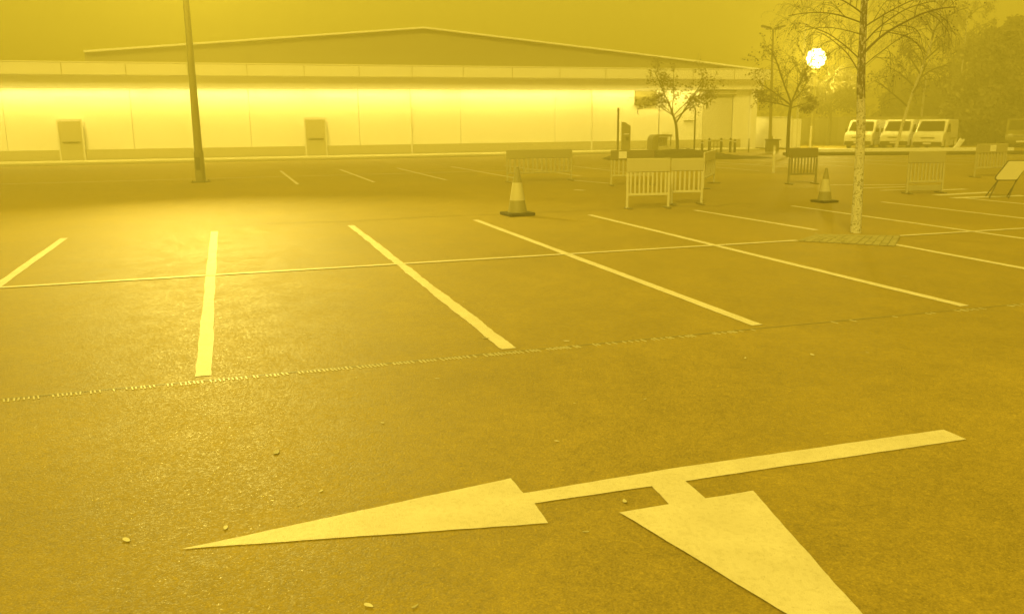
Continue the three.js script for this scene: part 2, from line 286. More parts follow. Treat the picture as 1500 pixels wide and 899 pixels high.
// ---------------------------------------------------------------- lamps
function lampHead(parent, x, y, z, turn, lit) {
  const g = rb(0.62, 0.12, 0.3, 0, 0, 0, 0.04); g.rotateZ(turn); g.translate(x, y, z); const h = obj('lamp_head', g, M.darkSteel, parent);
  const l = rb(0.5, 0.03, 0.22, 0, -0.07, 0, 0.01); l.rotateZ(turn); l.translate(x, y, z); obj('lamp_glass', l, lit || M.lampGlass, h); return h;
}
{ // unlit twin-headed mast by the shed corner
  const base = AT(1128, 220, 55); base.y = 0; const top = AT(1133, 42, 55);
  const t = thing('lamp_mast', 'tall thin mast with two unlit lamp heads by the shed', 'lamp post', base);
  const h = top.y, dx = top.x - base.x; const pole = new THREE.CylinderGeometry(0.06, 0.11, h, 12); pole.translate(0, h / 2, 0);
  const pm = obj('pole', pole, M.steel, t); pm.rotation.z = -Math.atan2(dx, h);
  obj('door_box', rb(0.24, 0.6, 0.2, 0, 0.6, 0.03), M.steel, t);
  const arm = rb(0.9, 0.06, 0.06, dx, h - 0.02, 0); obj('cross_arm', arm, M.darkSteel, t);
  lampHead(t, dx - 0.42, h + 0.1, 0, -0.25); lampHead(t, dx + 0.42, h + 0.1, 0, 0.25);
}
const amber = new THREE.Color().setRGB(1, 0.78, 0.16);
{ // lit floodlight mast seen through the trees
  const c = AT(1196, 87, 62); const t = thing('floodlight_mast', 'lit floodlight glowing behind the tree branches', 'floodlight', [c.x, 0, c.z]);
  obj('pole', cyl(0.07, 0.13, c.y - 0.3), M.steel, t); obj('yoke', rb(1.1, 0.08, 0.08, 0, c.y - 0.32, -0.2), M.darkSteel, t);
  const bm = new THREE.MeshStandardMaterial({ color: 0x000000, emissive: amber, emissiveIntensity: 14 });
  for (let k = 0; k < 14; k++) { // bulbs added to fill the disc of glow: ten in a ring, four within
    const r = k < 10 ? 0.5 : 0.2, a = k < 10 ? k / 10 * 6.2832 : k * 1.5708 + 0.4, dx = r * Math.cos(a), dy = r * Math.sin(a) + 0.08;
    const hd = new THREE.CylinderGeometry(0.1, 0.06, 0.18, 12); hd.rotateX(Math.PI / 2); hd.translate(dx, c.y + dy, -0.24); const hm = obj('lamp_housing', hd, M.darkSteel, t);
    const s1 = new THREE.SphereGeometry(0.19, 16, 12); s1.translate(dx, c.y + dy, 0.0); obj('glow_bulb', s1, bm, hm);
    const L = new THREE.PointLight(amber, 13.3, 0, 2); L.position.set(dx, c.y + dy, 0); L.shadow.radius = 8; L.castShadow = true; L.name = 'floodlight_lamp'; t.add(L);
  }
  obj('back_ring', (() => { const g = new THREE.TorusGeometry(0.5, 0.03, 8, 32); g.translate(0, c.y + 0.08, -0.34); return g; })(), M.darkSteel, t);
}
{ // tall floodlight column whose sheen lies across the tarmac of the lane
  const t = thing('lamp_column', 'tall floodlight column standing among the empty bays', 'lamp post', [-10.3, 0, -29]); const aim = V(-1.2, 0, -4.5);
  obj('pole', cyl(0.07, 0.14, 8.9), M.steel, t); obj('base_sleeve', cyl(0.155, 0.165, 1.0), M.steel, t); obj('base_plate', rb(0.5, 0.03, 0.5, 0, 0.018, 0), M.darkSteel, t); obj('access_door', rb(0.14, 0.42, 0.03, 0, 0.62, 0.155), M.darkSteel, t);
  for (let k = 0; k < 4; k++) obj('bolt', cyl(0.02, 0.02, 0.05, k % 2 ? 0.2 : -0.2, 0.03, k < 2 ? 0.2 : -0.2, 8), M.steel, t);
  const head = new THREE.Group(); head.name = 'flood_head'; head.position.set(0, 9.0, 0.1); t.add(head); t.updateMatrixWorld(true); head.lookAt(aim);
  obj('lamp_housing', rb(0.62, 0.46, 0.2, 0, 0, -0.02, 0.04), M.darkSteel, head);
  obj('lamp_glass', rb(0.52, 0.36, 0.02, 0, 0, 0.1, 0.005), new THREE.MeshStandardMaterial({ color: 0x000000, emissive: amber, emissiveIntensity: 6 }), head);
  const L = new THREE.SpotLight(amber, 720, 0, 0.66, 1, 2); L.position.set(0, 0, 0.14); L.shadow.radius = 10; L.castShadow = true; L.name = 'flood_lamp'; head.add(L); const tg = new THREE.Object3D(); tg.position.set(0, 0, 5); tg.name = 'flood_aim'; head.add(tg); L.target = tg;
}

// ---------------------------------------------------------------- folding barriers
function barrier(label, pos, turn, w, n, opt = {}) {
  const { m = M.barrier, mp = M.barrierPale, h = 1.05, lean = 0, group = 'slatted plastic barriers round the works' } = opt;
  const t = thing('works_barrier', label, 'barrier', pos, turn, group); t.rotation.order = 'YXZ'; t.rotation.x = lean;
  const bot = 0.27 * h / 1.05, mid = 0.76 * h / 1.05;
  obj('top_board', rb(w, h - mid, 0.045, 0, (h + mid) / 2, 0, 0.02), m, t);
  obj('bottom_rail', rb(w, 0.055, 0.04, 0, bot + 0.0275, 0, 0.012), mp, t);
  const edge = 0.05, inner = w - 2 * edge;
  for (let i = 0; i < n; i++) obj('slat', rb(inner / n * 0.42, mid - bot - 0.05, 0.034, -inner / 2 + (i + 0.5) * inner / n, (mid + bot) / 2 + 0.025, 0, 0.012), mp, t);
  for (const s of [-1, 1]) {
    obj('post', rb(edge, mid - 0.02, 0.05, s * (w / 2 - edge / 2), mid / 2, 0.001, 0.012), mp, t);
    obj('foot', rb(0.07, 0.035, 0.42, s * (w / 2 - 0.05), 0.0185, 0, 0.012), M.barrierDark, t);
  }
  if (opt.plate) obj('notice_plate', rb(opt.plate[1], 0.2, 0.012, opt.plate[0], (h + mid) / 2, 0.03, 0.004), M.plate, t);
  if (opt.kick) obj('tapping_board', rb(w - 0.12, 0.14, 0.03, 0, 0.14, 0.004, 0.008), m, t);
  return t;
}
function bar2(label, p0, p1, n, opt) { const a = G(...p0), b = G(...p1), w = a.distanceTo(b), c = a.clone().add(b).multiplyScalar(0.5); return barrier(label, c, Math.atan2(-(b.z - a.z), b.x - a.x), w, n, opt); }
bar2('slatted barrier closing the front of the enclosure, the wider of its two front panels', [917, 306], [980.5, 304.5], 9, { h: 1.07 });
bar2('narrower slatted barrier joined to the wide front panel of the enclosure', [982, 300], [1029, 299], 6, { h: 1.03 });
bar2('rear slatted barrier of the enclosure carrying a white notice plate', [894, 272], [958, 271], 9, { h: 1.03, plate: [-0.3, 0.24], m: mat(0.22, 0.5), mp: mat(0.45, 0.5) });
bar2('slatted barrier seen edge on at the open side of the enclosure', [1030, 277], [1046, 268], 6, { h: 1.0, m: M.barrierPale });
bar2('dark slatted barrier standing alone near the traffic cone', [1154, 270], [1196, 269], 8, { h: 1.05, m: M.barrierDark, mp: mat(0.21, 0.5) });
bar2('slatted barrier with a tapping board between the birch and the tilted sign', [1327, 284], [1381, 282.5], 9, { h: 1.05, m: mat(0.36, 0.5), mp: mat(0.42, 0.5), kick: true });
bar2('slatted barrier with a white notice plate behind the tilted sign', [1427, 260], [1472, 258], 9, { h: 1.05, m: mat(0.36, 0.5), mp: mat(0.4, 0.5), plate: [0.02, 0.26] });
bar2('slatted barrier behind the large cone on the way to the shed', [742, 267], [838, 264], 14, { h: 1.0, m: mat(0.36, 0.5), mp: mat(0.4, 0.5) });

// ---------------------------------------------------------------- cones
function cone(label, p, h) {
  const t = thing('traffic_cone', label, 'cone', p); const s = h / 0.75;
  const base = rb(0.44 * s, 0.05 * s, 0.44 * s, 0, 0.026 * s, 0, 0.02); base.rotateY(0.4); obj('base', base, M.rubber, t);
  const prof = (y0, y1, e = 0) => { const r = y => (0.165 - 0.135 * (y / 0.75)) * s + e; const q = []; for (let k = 0; k <= 6; k++) { const y = lerp(y0, y1, k / 6); q.push(new THREE.Vector2(r(y), y * s)); } return new THREE.LatheGeometry(q, 24); };
  obj('body', prof(0.05, 0.74), mat(0.26, 0.5), t); obj('reflective_sleeve', prof(0.24, 0.52, 0.004), mat(0.5, 0.5), t); obj('tip', (() => { const g = new THREE.SphereGeometry(0.032 * s, 14, 8); g.translate(0, 0.735 * s, 0); return g; })(), M.barrierDark, t);
}
cone('traffic cone with a pale reflective sleeve between the dark barrier and the birch', G(1208, 296), 0.76);
cone('large traffic cone at the end of a painted bay line', G(758, 315), 0.95);

// ---------------------------------------------------------------- tilted road sign on a frame
{
  const a = G(1450, 291), b = G(1487, 290); const c = a.clone().add(b).multiplyScalar(0.5);
  const t = thing('road_sign', 'tilted rectangular works sign on a folding metal frame', 'sign', c, -0.15);
  const R = 0.055; const tilt = g => { g.rotateZ(0); return g; };
  const w = 0.46, h = 0.42, sh = 0.13;   // face leaning sideways and back
  const s = new THREE.Shape(); s.moveTo(-w / 2 - sh + R, 0); s.lineTo(w / 2 - sh - R, 0); s.quadraticCurveTo(w / 2 - sh, 0, w / 2 - sh + R * 0.3, R); s.lineTo(w / 2 + sh - R * 0.3, h - R); s.quadraticCurveTo(w / 2 + sh, h, w / 2 + sh - R, h); s.lineTo(-w / 2 + sh + R, h); s.quadraticCurveTo(-w / 2 + sh, h, -w / 2 + sh - R * 0.3, h - R); s.lineTo(-w / 2 - sh + R * 0.3, R); s.quadraticCurveTo(-w / 2 - sh, 0, -w / 2 - sh + R, 0);
  const g = new THREE.ExtrudeGeometry(s, { depth: 0.02, bevelEnabled: true, bevelSize: 0.008, bevelThickness: 0.004, bevelSegments: 1, curveSegments: 5 }); g.rotateX(-0.22); g.translate(0.16, 0.44, 0.05); obj('sign_plate', g, mat(0.5, 0.5), t);
  const g2 = new THREE.ExtrudeGeometry(s, { depth: 0.012, bevelEnabled: true, bevelSize: 0.028, bevelThickness: 0.003, bevelSegments: 1, curveSegments: 5 }); g2.rotateX(-0.22); g2.translate(0.16, 0.44, 0.03); obj('sign_border', g2, M.dark, t);
  const rod = (p, q) => { const d = q.clone().sub(p), L = d.length(), k = new THREE.CylinderGeometry(0.013, 0.013, L, 8); k.applyQuaternion(new THREE.Quaternion().setFromUnitVectors(V(0, 1, 0), d.normalize())); k.translate((p.x + q.x) / 2, (p.y + q.y) / 2, (p.z + q.z) / 2); return k; };
  obj('leg', rod(V(-0.32, 0.013, 0.1), V(0.06, 0.85, -0.06)), M.darkSteel, t); obj('leg', rod(V(0.1, 0.013, 0.1), V(0.42, 0.85, -0.06)), M.darkSteel, t); obj('leg', rod(V(-0.2, 0.013, -0.45), V(0.08, 0.7, -0.07)), M.darkSteel, t); obj('leg', rod(V(0.28, 0.013, -0.45), V(0.44, 0.7, -0.07)), M.darkSteel, t);
}

// ---------------------------------------------------------------- street furniture near the shed
{
  let p = AT(905, 222, 52); p.y = 0; let t = thing('sign_post', 'thin dark post next to the payment totem', 'post', p); obj('pole', cyl(0.06, 0.06, 2.6), M.darkSteel, t); obj('cap', cyl(0.03, 0.07, 0.06, 0, 2.6), M.darkSteel, t);
  p = AT(916.5, 222, 50); p.y = 0; t = thing('payment_totem', 'tall grey payment totem with a slanted top', 'totem', p);
  const s = new THREE.Shape([[-0.23, 0], [0.23, 0], [0.23, 1.62], [0.1, 1.66], [-0.08, 1.8], [-0.23, 1.8]].map(q => new THREE.Vector2(...q))); const g = new THREE.ExtrudeGeometry(s, { depth: 0.34, bevelEnabled: true, bevelSize: 0.015, bevelThickness: 0.015, bevelSegments: 1 }); g.translate(0, 0.015, -0.17); obj('cabinet', g, mat(0.25, 0.5), t); obj('screen_panel', rb(0.3, 0.06, 0.03, 0, 1.16, 0.19), M.wallGrey, t); obj('keypad', rb(0.16, 0.2, 0.03, 0.06, 0.9, 0.19), M.dark, t);
  p = AT(970, 222, 51); p.y = 0; t = thing('trolley_shelter', 'small trolley shelter with a curved dark hood and pale poster', 'shelter', p, 0.2);
  const q = []; for (let k = 0; k <= 8; k++) { const a = Math.PI - k / 8 * Math.PI / 2; q.push([-0.28 + 0.3 * Math.cos(a), 0.78 + 0.3 * Math.sin(a)]); }
  const hood = new THREE.Shape([[-0.58, 0], ...q, [0.6, 1.08], [0.6, 0.98], [-0.24, 0.98], [-0.24, 0]].map(z => new THREE.Vector2(...z))); const hg = new THREE.ExtrudeGeometry(hood, { depth: 0.9, bevelEnabled: true, bevelSize: 0.01, bevelThickness: 0.01, bevelSegments: 1 }); hg.translate(0, 0.01, -0.9); obj('hood', hg, mat(0.2, 0.5), t);
  obj('back_panel', rb(0.82, 0.9, 0.04, 0.18, 0.5, -0.7), M.wallGrey, t); obj('poster', rb(0.34, 0.24, 0.02, 0.14, 0.66, -0.66), M.white, t); obj('front_panel', rb(0.8, 0.4, 0.04, 0.18, 0.24, -0.05), M.plinth, t); obj('post', rb(0.05, 0.98, 0.05, 0.55, 0.49, -0.08), M.steel, t);
  p = AT(1017, 222, 53); p.y = 0; t = thing('flag_pole', 'slender dark pole standing before the white shed wall', 'pole', p); obj('pole', cyl(0.045, 0.055, 2.6), M.darkSteel, t); obj('base_plate', cyl(0.12, 0.13, 0.05), M.darkSteel, t);
  for (const [x, top, lb] of [[1028.5, 206, 'short grey bollard beside the slender pole'], [1039, 202, 'dark bollard at one end of the cycle rail'], [1056.5, 202, 'dark bollard at the shutter end of the cycle rail'], [1070, 202, 'dark bollard, taller of the pair before the shutter'], [1076.5, 204, 'dark bollard, shorter of the pair before the shutter'], [1097, 203, 'thin bollard by the corner column of the shed']]) {
    p = AT(x, 221, 52); p.y = 0; const h = AT(x, top, 52).y; t = thing('bollard', lb, 'bollard', p, 0, 'bollards along the shed front'); const r = lb.startsWith('thin') ? 0.035 : 0.07; obj('shaft', cyl(r, r * 1.1, h - 0.04), M.darkSteel, t); obj('cap', cyl(r * 0.5, r * 1.12, 0.05, 0, h - 0.04), M.darkSteel, t); obj('band', cyl(r * 1.13, r * 1.13, 0.06, 0, h * 0.78), M.wallGrey, t);
  }
  p = AT(1048, 221, 52.3); p.y = 0; t = thing('cycle_rail', 'low metal cycle rail between two dark bollards', 'rail', p, 0.1); obj('top_bar', rb(0.62, 0.05, 0.05, 0, 0.68, 0), M.steel, t); obj('low_bar', rb(0.62, 0.04, 0.04, 0, 0.35, 0), M.steel, t); for (const x of [-0.29, -0.1, 0.1, 0.29]) obj('upright', rb(0.04, 0.68, 0.04, x, 0.34, 0.001), M.steel, t);
  // boxed cabinet on legs, and a white marker post in front
  p = AT(1131, 222, 50); p.y = 0; t = thing('control_cabinet', 'dark boxed control cabinet with a flat lid', 'cabinet', p, 0.1); obj('box', rb(0.66, 0.62, 0.4, 0, 0.42, 0, 0.02), mat(0.2, 0.5), t); obj('lid', rb(0.8, 0.07, 0.5, 0.02, 0.77, 0), M.darkSteel, t); obj('plinth', rb(0.6, 0.11, 0.36, 0, 0.055, 0), M.concrete, t);
  p = G(1133, 253.5); t = thing('marker_post', 'white marker post standing in the empty lane', 'post', p); obj('shaft', rb(0.09, 0.92, 0.05, 0, 0.46, 0, 0.015), M.barrierPale, t); obj('cap', rb(0.1, 0.05, 0.06, 0, 0.945, 0, 0.02), M.barrier, t); obj('reflector', rb(0.07, 0.14, 0.01, 0, 0.72, 0.03), M.white, t);
  p = AT(1187, 217, 60); p.y = 0; t = thing('fence_post', 'pale timber post in front of the dark fence', 'post', p); obj('shaft', rb(0.1, 1.4, 0.1, 0, 0.7, 0), M.wallGrey, t); obj('cap', rb(0.13, 0.05, 0.13, 0, 1.42, 0), M.wallGrey, t);
  // leaning white plank by the last van
  const a = AT(1396, 221, 50), b = AT(1409, 204, 50); a.y = 0; t = thing('leaning_plank', 'bright white board leaning on a trestle beside the vans', 'board', a); const d = b.clone().sub(a); const L = d.length(); const pl = rb(0.16, L, 0.05, 0, L / 2, 0, 0.01); pl.rotateZ(-Math.atan2(d.x, d.y)); pl.translate(0, 0.03, 0); obj('plank', pl, M.white, t); const st = rb(0.05, 0.7, 0.05, 0, 0.35, 0); st.rotateX(0.4); st.translate(d.x * 0.95, 0, -0.32); obj('prop', st, M.steel, t); const p2 = rb(0.1, L * 0.95, 0.04, 0, L / 2, 0, 0.01); p2.rotateZ(-Math.atan2(d.x, d.y)); p2.translate(0.2, 0.03, -0.05); obj('plank', p2, M.wallGrey, t);
}
{ // long low heap of dug soil across the lane
  const t = new THREE.PlaneGeometry(8.6, 2.6, 110, 36); t.rotateX(-Math.PI / 2); const p = t.attributes.position;
  for (let i = 0; i < p.count; i++) { const x = p.getX(i) / 4.3, z = p.getZ(i) / 1.3; const r = Math.max(0, 1 - x * x) * Math.max(0, 1 - z * z), k = Math.min(1, r * 3); const crest = 0.5 * (x < 0.0 ? 1 : Math.max(0.25, 1 - 1.3 * x)); p.setY(i, -0.03 + crest * Math.pow(r, 0.4) + k * (0.09 * (vn(x * 12, z * 5) - 0.5) + 0.06 * (vn(x * 34, z * 12) - 0.5) + 0.04 * (vn(x * 80, z * 26) - 0.5))); }
  t.computeVertexNormals(); const o = tag(obj('soil_heap', t, M.soil), 'long low heap of dark soil behind the slatted enclosure', 'heap'); const c = AT(1012, 232, 44); o.position.set(c.x, 0, c.z); o.rotation.y = 0.12;
}

// ---------------------------------------------------------------- vans
function makeVan(name, label) {
  const t = thing(name, label, 'van', [0, 0, 0], 0, 'vans parked beyond the pale kerb');
  const s = new THREE.Shape(); s.moveTo(-2.45, 0.34); s.lineTo(-2.5, 0.5); s.lineTo(-2.46, 1.7); s.quadraticCurveTo(-2.44, 1.94, -2.2, 1.96); s.lineTo(0.45, 1.98); s.quadraticCurveTo(0.85, 1.97, 1.0, 1.86); s.lineTo(1.72, 1.17); s.quadraticCurveTo(2.2, 1.08, 2.36, 0.93); s.quadraticCurveTo(2.46, 0.8, 2.48, 0.55); s.lineTo(2.42, 0.3);
  const arch = x => { s.lineTo(x + 0.4, 0.3); for (let k = 0; k <= 8; k++) { const a = k / 8 * Math.PI; s.lineTo(x + 0.4 * Math.cos(a), 0.34 + 0.4 * Math.sin(a)); } s.lineTo(x - 0.4, 0.3); };
  arch(1.55); arch(-1.45); s.lineTo(-2.45, 0.34);
  const g = new THREE.ExtrudeGeometry(s, { depth: 1.72, bevelEnabled: true, bevelSize: 0.07, bevelThickness: 0.1, bevelSegments: 3, curveSegments: 6 }); g.translate(0, 0, -0.86);
  const body = obj('body', g, M.vanPaint, t);
  const slant = (x0, y0, x1, y1, w0, w1, off) => { const nx = y0 - y1 > 0 ? (y0 - y1) : 0, L = Math.hypot(x1 - x0, y1 - y0), ux = (y0 - y1) / L, uy = (x1 - x0) / L; const q = [[x0 + ux * off, y0 + uy * off, -w0], [x1 + ux * off, y1 + uy * off, -w1], [x1 + ux * off, y1 + uy * off, w1], [x0 + ux * off, y0 + uy * off, w0]]; const b = new THREE.BufferGeometry(); b.setAttribute('position', new THREE.Float32BufferAttribute([0, 2, 1, 0, 3, 2].flatMap(i => q[i]), 3)); b.setAttribute('uv', new THREE.Float32BufferAttribute(new Array(12).fill(0), 2)); b.computeVertexNormals(); return b; };
  obj('windscreen', slant(0.98, 1.845, 1.68, 1.18, 0.74, 0.84, 0.105), M.glass, t);
  for (const z of [-1, 1]) {
    const w = new THREE.Shape([[0.35, 1.2], [1.42, 1.2], [0.92, 1.72], [0.35, 1.74]].map(p => new THREE.Vector2(...p))); const wg = new THREE.ExtrudeGeometry(w, { depth: 0.012, bevelEnabled: false }); wg.translate(0, 0, z > 0 ? 0.957 : -0.969); obj('side_window', wg, M.glass, t);
    obj('door_seam', bx(0.012, 1.35, 0.01, 0.26, 1.0, z * 0.963), M.dark, t); obj('side_rail', rb(2.3, 0.07, 0.02, -0.9, 0.72, z * 0.968), M.barrierDark, t);
    const hl = rb(0.2, 0.2, 0.34, 2.36, 0.86, z * 0.66, 0.05); obj('headlight', hl, M.lampGlass, t);
    obj('mirror', rb(0.1, 0.26, 0.2, 1.35, 1.3, z * 1.08, 0.04), M.dark, t); obj('door_handle', rb(0.18, 0.04, 0.03, 0.45, 1.05, z * 0.97), M.dark, t);
    for (const x of [1.55, -1.45]) { const wh = new THREE.CylinderGeometry(0.34, 0.34, 0.22, 24); wh.rotateX(Math.PI / 2); wh.translate(x, 0.34, z * 0.8); const o = obj('wheel', wh, M.rubber, t); const rm = new THREE.CylinderGeometry(0.2, 0.2, 0.02, 16); rm.rotateX(Math.PI / 2); rm.translate(x, 0.34, z * 0.915); obj('rim', rm, M.steel, o); }
    obj('tail_light', rb(0.04, 0.5, 0.14, -2.55, 1.05, z * 0.8), M.barrierDark, t);
  }
  obj('front_bumper', rb(0.24, 0.34, 1.86, 2.44, 0.42, 0, 0.08), M.dark, t); obj('grille', rb(0.06, 0.16, 0.9, 2.485, 0.76, 0, 0.02), M.dark, t); obj('number_plate', rb(0.02, 0.11, 0.52, 2.575, 0.44, 0, 0.005), M.white, t); obj('wiper', rb(0.02, 0.02, 0.7, 1.84, 1.22, 0.1), M.dark, t);
  return t;
}
{
  const v = makeVan('parked_van', 'white van beside the birch trunk, nearest the lit tree'); const spots = [[1256, 57, 'white van parked beside the lit leafy tree'], [1309, 56, 'white van parked between two other white vans'], [1358, 53.5, 'white van parked beside the leaning white board'], [1494, 56, 'dark van standing alone under the evergreens']];
  const darkBody = mat(0.16, 0.3); spots.forEach(([px, z, lb], i) => { const p = AT(px, 219, z); p.y = 0; const az = (i === 3 ? 30 : 34 + i * 1.5) * Math.PI / 180; // rear points away along this azimuth
    const turn = Math.atan2(Math.cos(az), Math.sin(az)) + Math.PI; p.addScaledVector(V(Math.sin(az), 0, -Math.cos(az)), 2.2); const q = i ? copyOf(v, p, 0, lb) : v; q.position.copy(p); q.rotation.set(0, turn, 0); q.scale.setScalar(0.89); q.userData = { ...q.userData, label: lb }; if (i === 3) q.traverse(m => { if (m.name === 'body') m.material = darkBody; }); });  // last van gets a darker body tone
}

// ---------------------------------------------------------------- trees
class Limbs {
  constructor() { this.p = []; this.n = []; this.u = []; this.i = []; }
  tube(pts, r0, r1, sides = 6, vs = 1) {
    const base = this.p.length / 3; let acc = 0; const q = V(0, 0, 0);
    for (let k = 0; k < pts.length; k++) {
      const d = (pts[Math.min(k + 1, pts.length - 1)]).clone().sub(pts[Math.max(k - 1, 0)]).normalize(); const a = Math.abs(d.y) > 0.9 ? V(1, 0, 0) : V(0, 1, 0); const s = a.cross(d).normalize(), t = d.clone().cross(s); const r = lerp(r0, r1, k / (pts.length - 1)); if (k) acc += pts[k].distanceTo(pts[k - 1]);
      for (let m = 0; m <= sides; m++) { const an = m / sides * 2 * Math.PI; q.copy(s).multiplyScalar(Math.cos(an)).addScaledVector(t, Math.sin(an)); const w = r * (sides > 8 ? 1 + 0.1 * (vn(m * 0.9, acc * 6) - 0.5) : 1); this.p.push(pts[k].x + q.x * w, pts[k].y + q.y * w, pts[k].z + q.z * w); this.n.push(q.x, q.y, q.z); this.u.push(m / sides, acc * vs); }
    }
    const W = sides + 1; for (let k = 0; k < pts.length - 1; k++) for (let m = 0; m < sides; m++) { const a = base + k * W + m; this.i.push(a, a + 1, a + W, a + 1, a + W + 1, a + W); }
  }
  geo() { const g = new THREE.BufferGeometry(); g.setAttribute('position', new THREE.Float32BufferAttribute(this.p, 3)); g.setAttribute('normal', new THREE.Float32BufferAttribute(this.n, 3)); g.setAttribute('uv', new THREE.Float32BufferAttribute(this.u, 2)); g.setIndex(this.i); return g; }
}
class Leaves {
  constructor() { this.p = []; this.c = []; }
  add(o, s) { // a folded diamond leaf
    const a = V(rr(-1, 1), rr(-1.1, 0.4), rr(-1, 1)).normalize(), b = V(rr(-1, 1), rr(-1, 1), rr(-1, 1)).cross(a).normalize().multiplyScalar(s * 0.36), n = a.clone().cross(b).normalize().multiplyScalar(s * 0.1), t = o.clone().addScaledVector(a, s), m = o.clone().addScaledVector(a, s * 0.45);
    const l = m.clone().add(b).add(n), r = m.clone().sub(b).add(n); const v = rr(0.6, 1.3); for (const q of [o, l, t, o, t, r]) { this.p.push(q.x, q.y, q.z); this.c.push(v, v * rr(0.94, 1.02), v); }
  }
  geo() { const g = new THREE.BufferGeometry(); g.setAttribute('position', new THREE.Float32BufferAttribute(this.p, 3)); g.setAttribute('color', new THREE.Float32BufferAttribute(this.c, 3)); g.computeVertexNormals(); return g; }
}
// recursive branching; levels[k] = {n, len, ang, droop, wig}
function grow(L, F, p0, d0, len, r, lev, o) {
  const c = o.levels[lev], seg = lev === 0 ? 9 : lev === 1 ? 8 : 6, pts = [p0.clone()]; const d = d0.clone(), p = p0.clone();
  for (let k = 1; k <= seg; k++) { d.x += rr(-1, 1) * c.wig; d.z += rr(-1, 1) * c.wig; d.y += rr(-0.5, 0.5) * c.wig - c.droop * (k / seg); d.normalize(); p.addScaledVector(d, len / seg); pts.push(p.clone()); }
  L.tube(pts, r, r * (lev ? 0.3 : 0.45), lev === 0 ? 8 : lev === 1 ? 5 : 3);
  if (lev < o.levels.length - 1) {
    const nx = o.levels[lev + 1]; const cnt = Math.round(nx.n * rr(0.8, 1.2));
    for (let k = 0; k < cnt; k++) { const t = lerp(nx.from ?? 0.2, 1, (k + rnd()) / cnt), i = Math.min(seg - 1, Math.floor(t * seg)), q = pts[i].clone().lerp(pts[i + 1], t * seg - i); const ax = pts[i + 1].clone().sub(pts[i]).normalize(); const s = V(rr(-1, 1), rr(-0.3, 0.6), rr(-1, 1)).cross(ax).normalize(); const nd = ax.clone().multiplyScalar(Math.cos(nx.ang)).addScaledVector(s, Math.sin(nx.ang)).normalize(); grow(L, F, q, nd, len * nx.len * rr(0.7, 1.25) * (1 - 0.35 * t), Math.max(o.minR, r * (1 - 0.6 * t) * 0.5), lev + 1, o); }
  }
  if (F && lev >= o.levels.length - 1 - (o.leafUp || 0)) for (const q of pts.slice(1)) for (let k = 0; k < o.leaves; k++) if (rnd() < (o.leafP ?? 1)) F.add(q.clone().add(V(rr(-1, 1), rr(-1, 1), rr(-1, 1)).multiplyScalar(o.spread ?? 0.06)), o.leaf * rr(0.6, 1.3));
}
function makeTree(name, label, base, trunk, forks, o, group) { // trunk: points relative to base; forks: [point index or t, dir, len, r]
  const t = thing(name, label, 'tree', base, 0, group); const L = new Limbs(), F = new Leaves(), T = new Limbs();
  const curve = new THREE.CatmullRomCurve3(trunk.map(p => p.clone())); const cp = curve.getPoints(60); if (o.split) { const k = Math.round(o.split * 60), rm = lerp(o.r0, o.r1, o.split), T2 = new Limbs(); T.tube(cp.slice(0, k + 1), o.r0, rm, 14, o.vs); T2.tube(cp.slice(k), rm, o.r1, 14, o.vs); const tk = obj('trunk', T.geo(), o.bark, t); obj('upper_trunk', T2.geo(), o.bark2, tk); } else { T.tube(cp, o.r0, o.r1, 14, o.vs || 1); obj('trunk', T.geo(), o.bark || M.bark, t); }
  for (const [s, d, len, r] of forks) grow(L, F, curve.getPoint(s), d.clone().normalize(), len, r, 0, o);
  obj('branches', L.geo(), o.twig || M.bark, t); if (F.p.length) obj('crown', F.geo(), o.leafMat || M.leaf, t); return t;
}
{ // the white birch in the pit
  seed = 41; const b = G(1254, 341); const z = -b.z; const tr = [[1254, 341, 0], [1258, 270, 0.02], [1261.5, 190, 0.0], [1262, 110, -0.05], [1265, 40, -0.02], [1268, -60, 0.1], [1262, -190, 0.1], [1270, -330, 0]].map(([x, y, dz]) => AT(x, y, z + dz).sub(b)); tr[0].y = -0.05;
  const forks = []; const toDir = (dx, dy, dz) => V(dx, dy, dz);
  for (const [s, dx, dy, dz, len, r] of [[0.49, 0.62, 0.79, 0.1, 1.5, 0.02], [0.45, 0.78, 0.6, -0.15, 1.25, 0.008], [0.43, -0.62, 0.78, 0.1, 1.0, 0.011], [0.47, -0.5, 0.85, -0.4, 1.1, 0.011], [0.55, -1, 0.3, 0.1, 1.15, 0.008], [0.58, -0.95, 0.5, -0.2, 1.2, 0.012], [0.6, -0.9, 0.55, 0.4, 1.25, 0.012], [0.52, 0.4, 0.9, 0.6, 1.2, 0.012], [0.57, 0.8, 0.7, 0.3, 1.3, 0.012], [0.62, 0.6, 0.8, -0.6, 1.5, 0.015], [0.65, -0.8, 0.7, 0.2, 1.5, 0.015], [0.68, 0.9, 0.6, 0.2, 1.6, 0.015], [0.71, -0.6, 0.7, 0.7, 1.5, 0.014], [0.75, -0.9, 0.6, -0.4, 1.5, 0.014], [0.79, 0.9, 0.6, -0.2, 1.4, 0.013], [0.84, 0.4, 0.7, 0.7, 1.3, 0.012], [0.9, -0.5, 0.8, -0.4, 1.2, 0.012], [0.96, 0.3, 1, 0.2, 1.0, 0.01]]) forks.push([s, toDir(dx, dy, dz), len, r]);
  makeTree('birch_tree', 'white barked birch with drooping bare twigs growing from the paved pit', b, tr, forks, { r0: 0.086, r1: 0.03, vs: 1.1, bark: M.birch, bark2: M.birchDark, split: 0.36, twig: mat(0.16, 0.9), minR: 0.0024, leaves: 1, leafP: 0.1, leaf: 0.03, spread: 0.03, levels: [{ wig: 0.13, droop: 0.13 }, { n: 9, len: 0.5, ang: 0.8, droop: 0.3, wig: 0.2, from: 0.12 }, { n: 7, len: 0.7, ang: 0.6, droop: 0.55, wig: 0.18 }] });
}
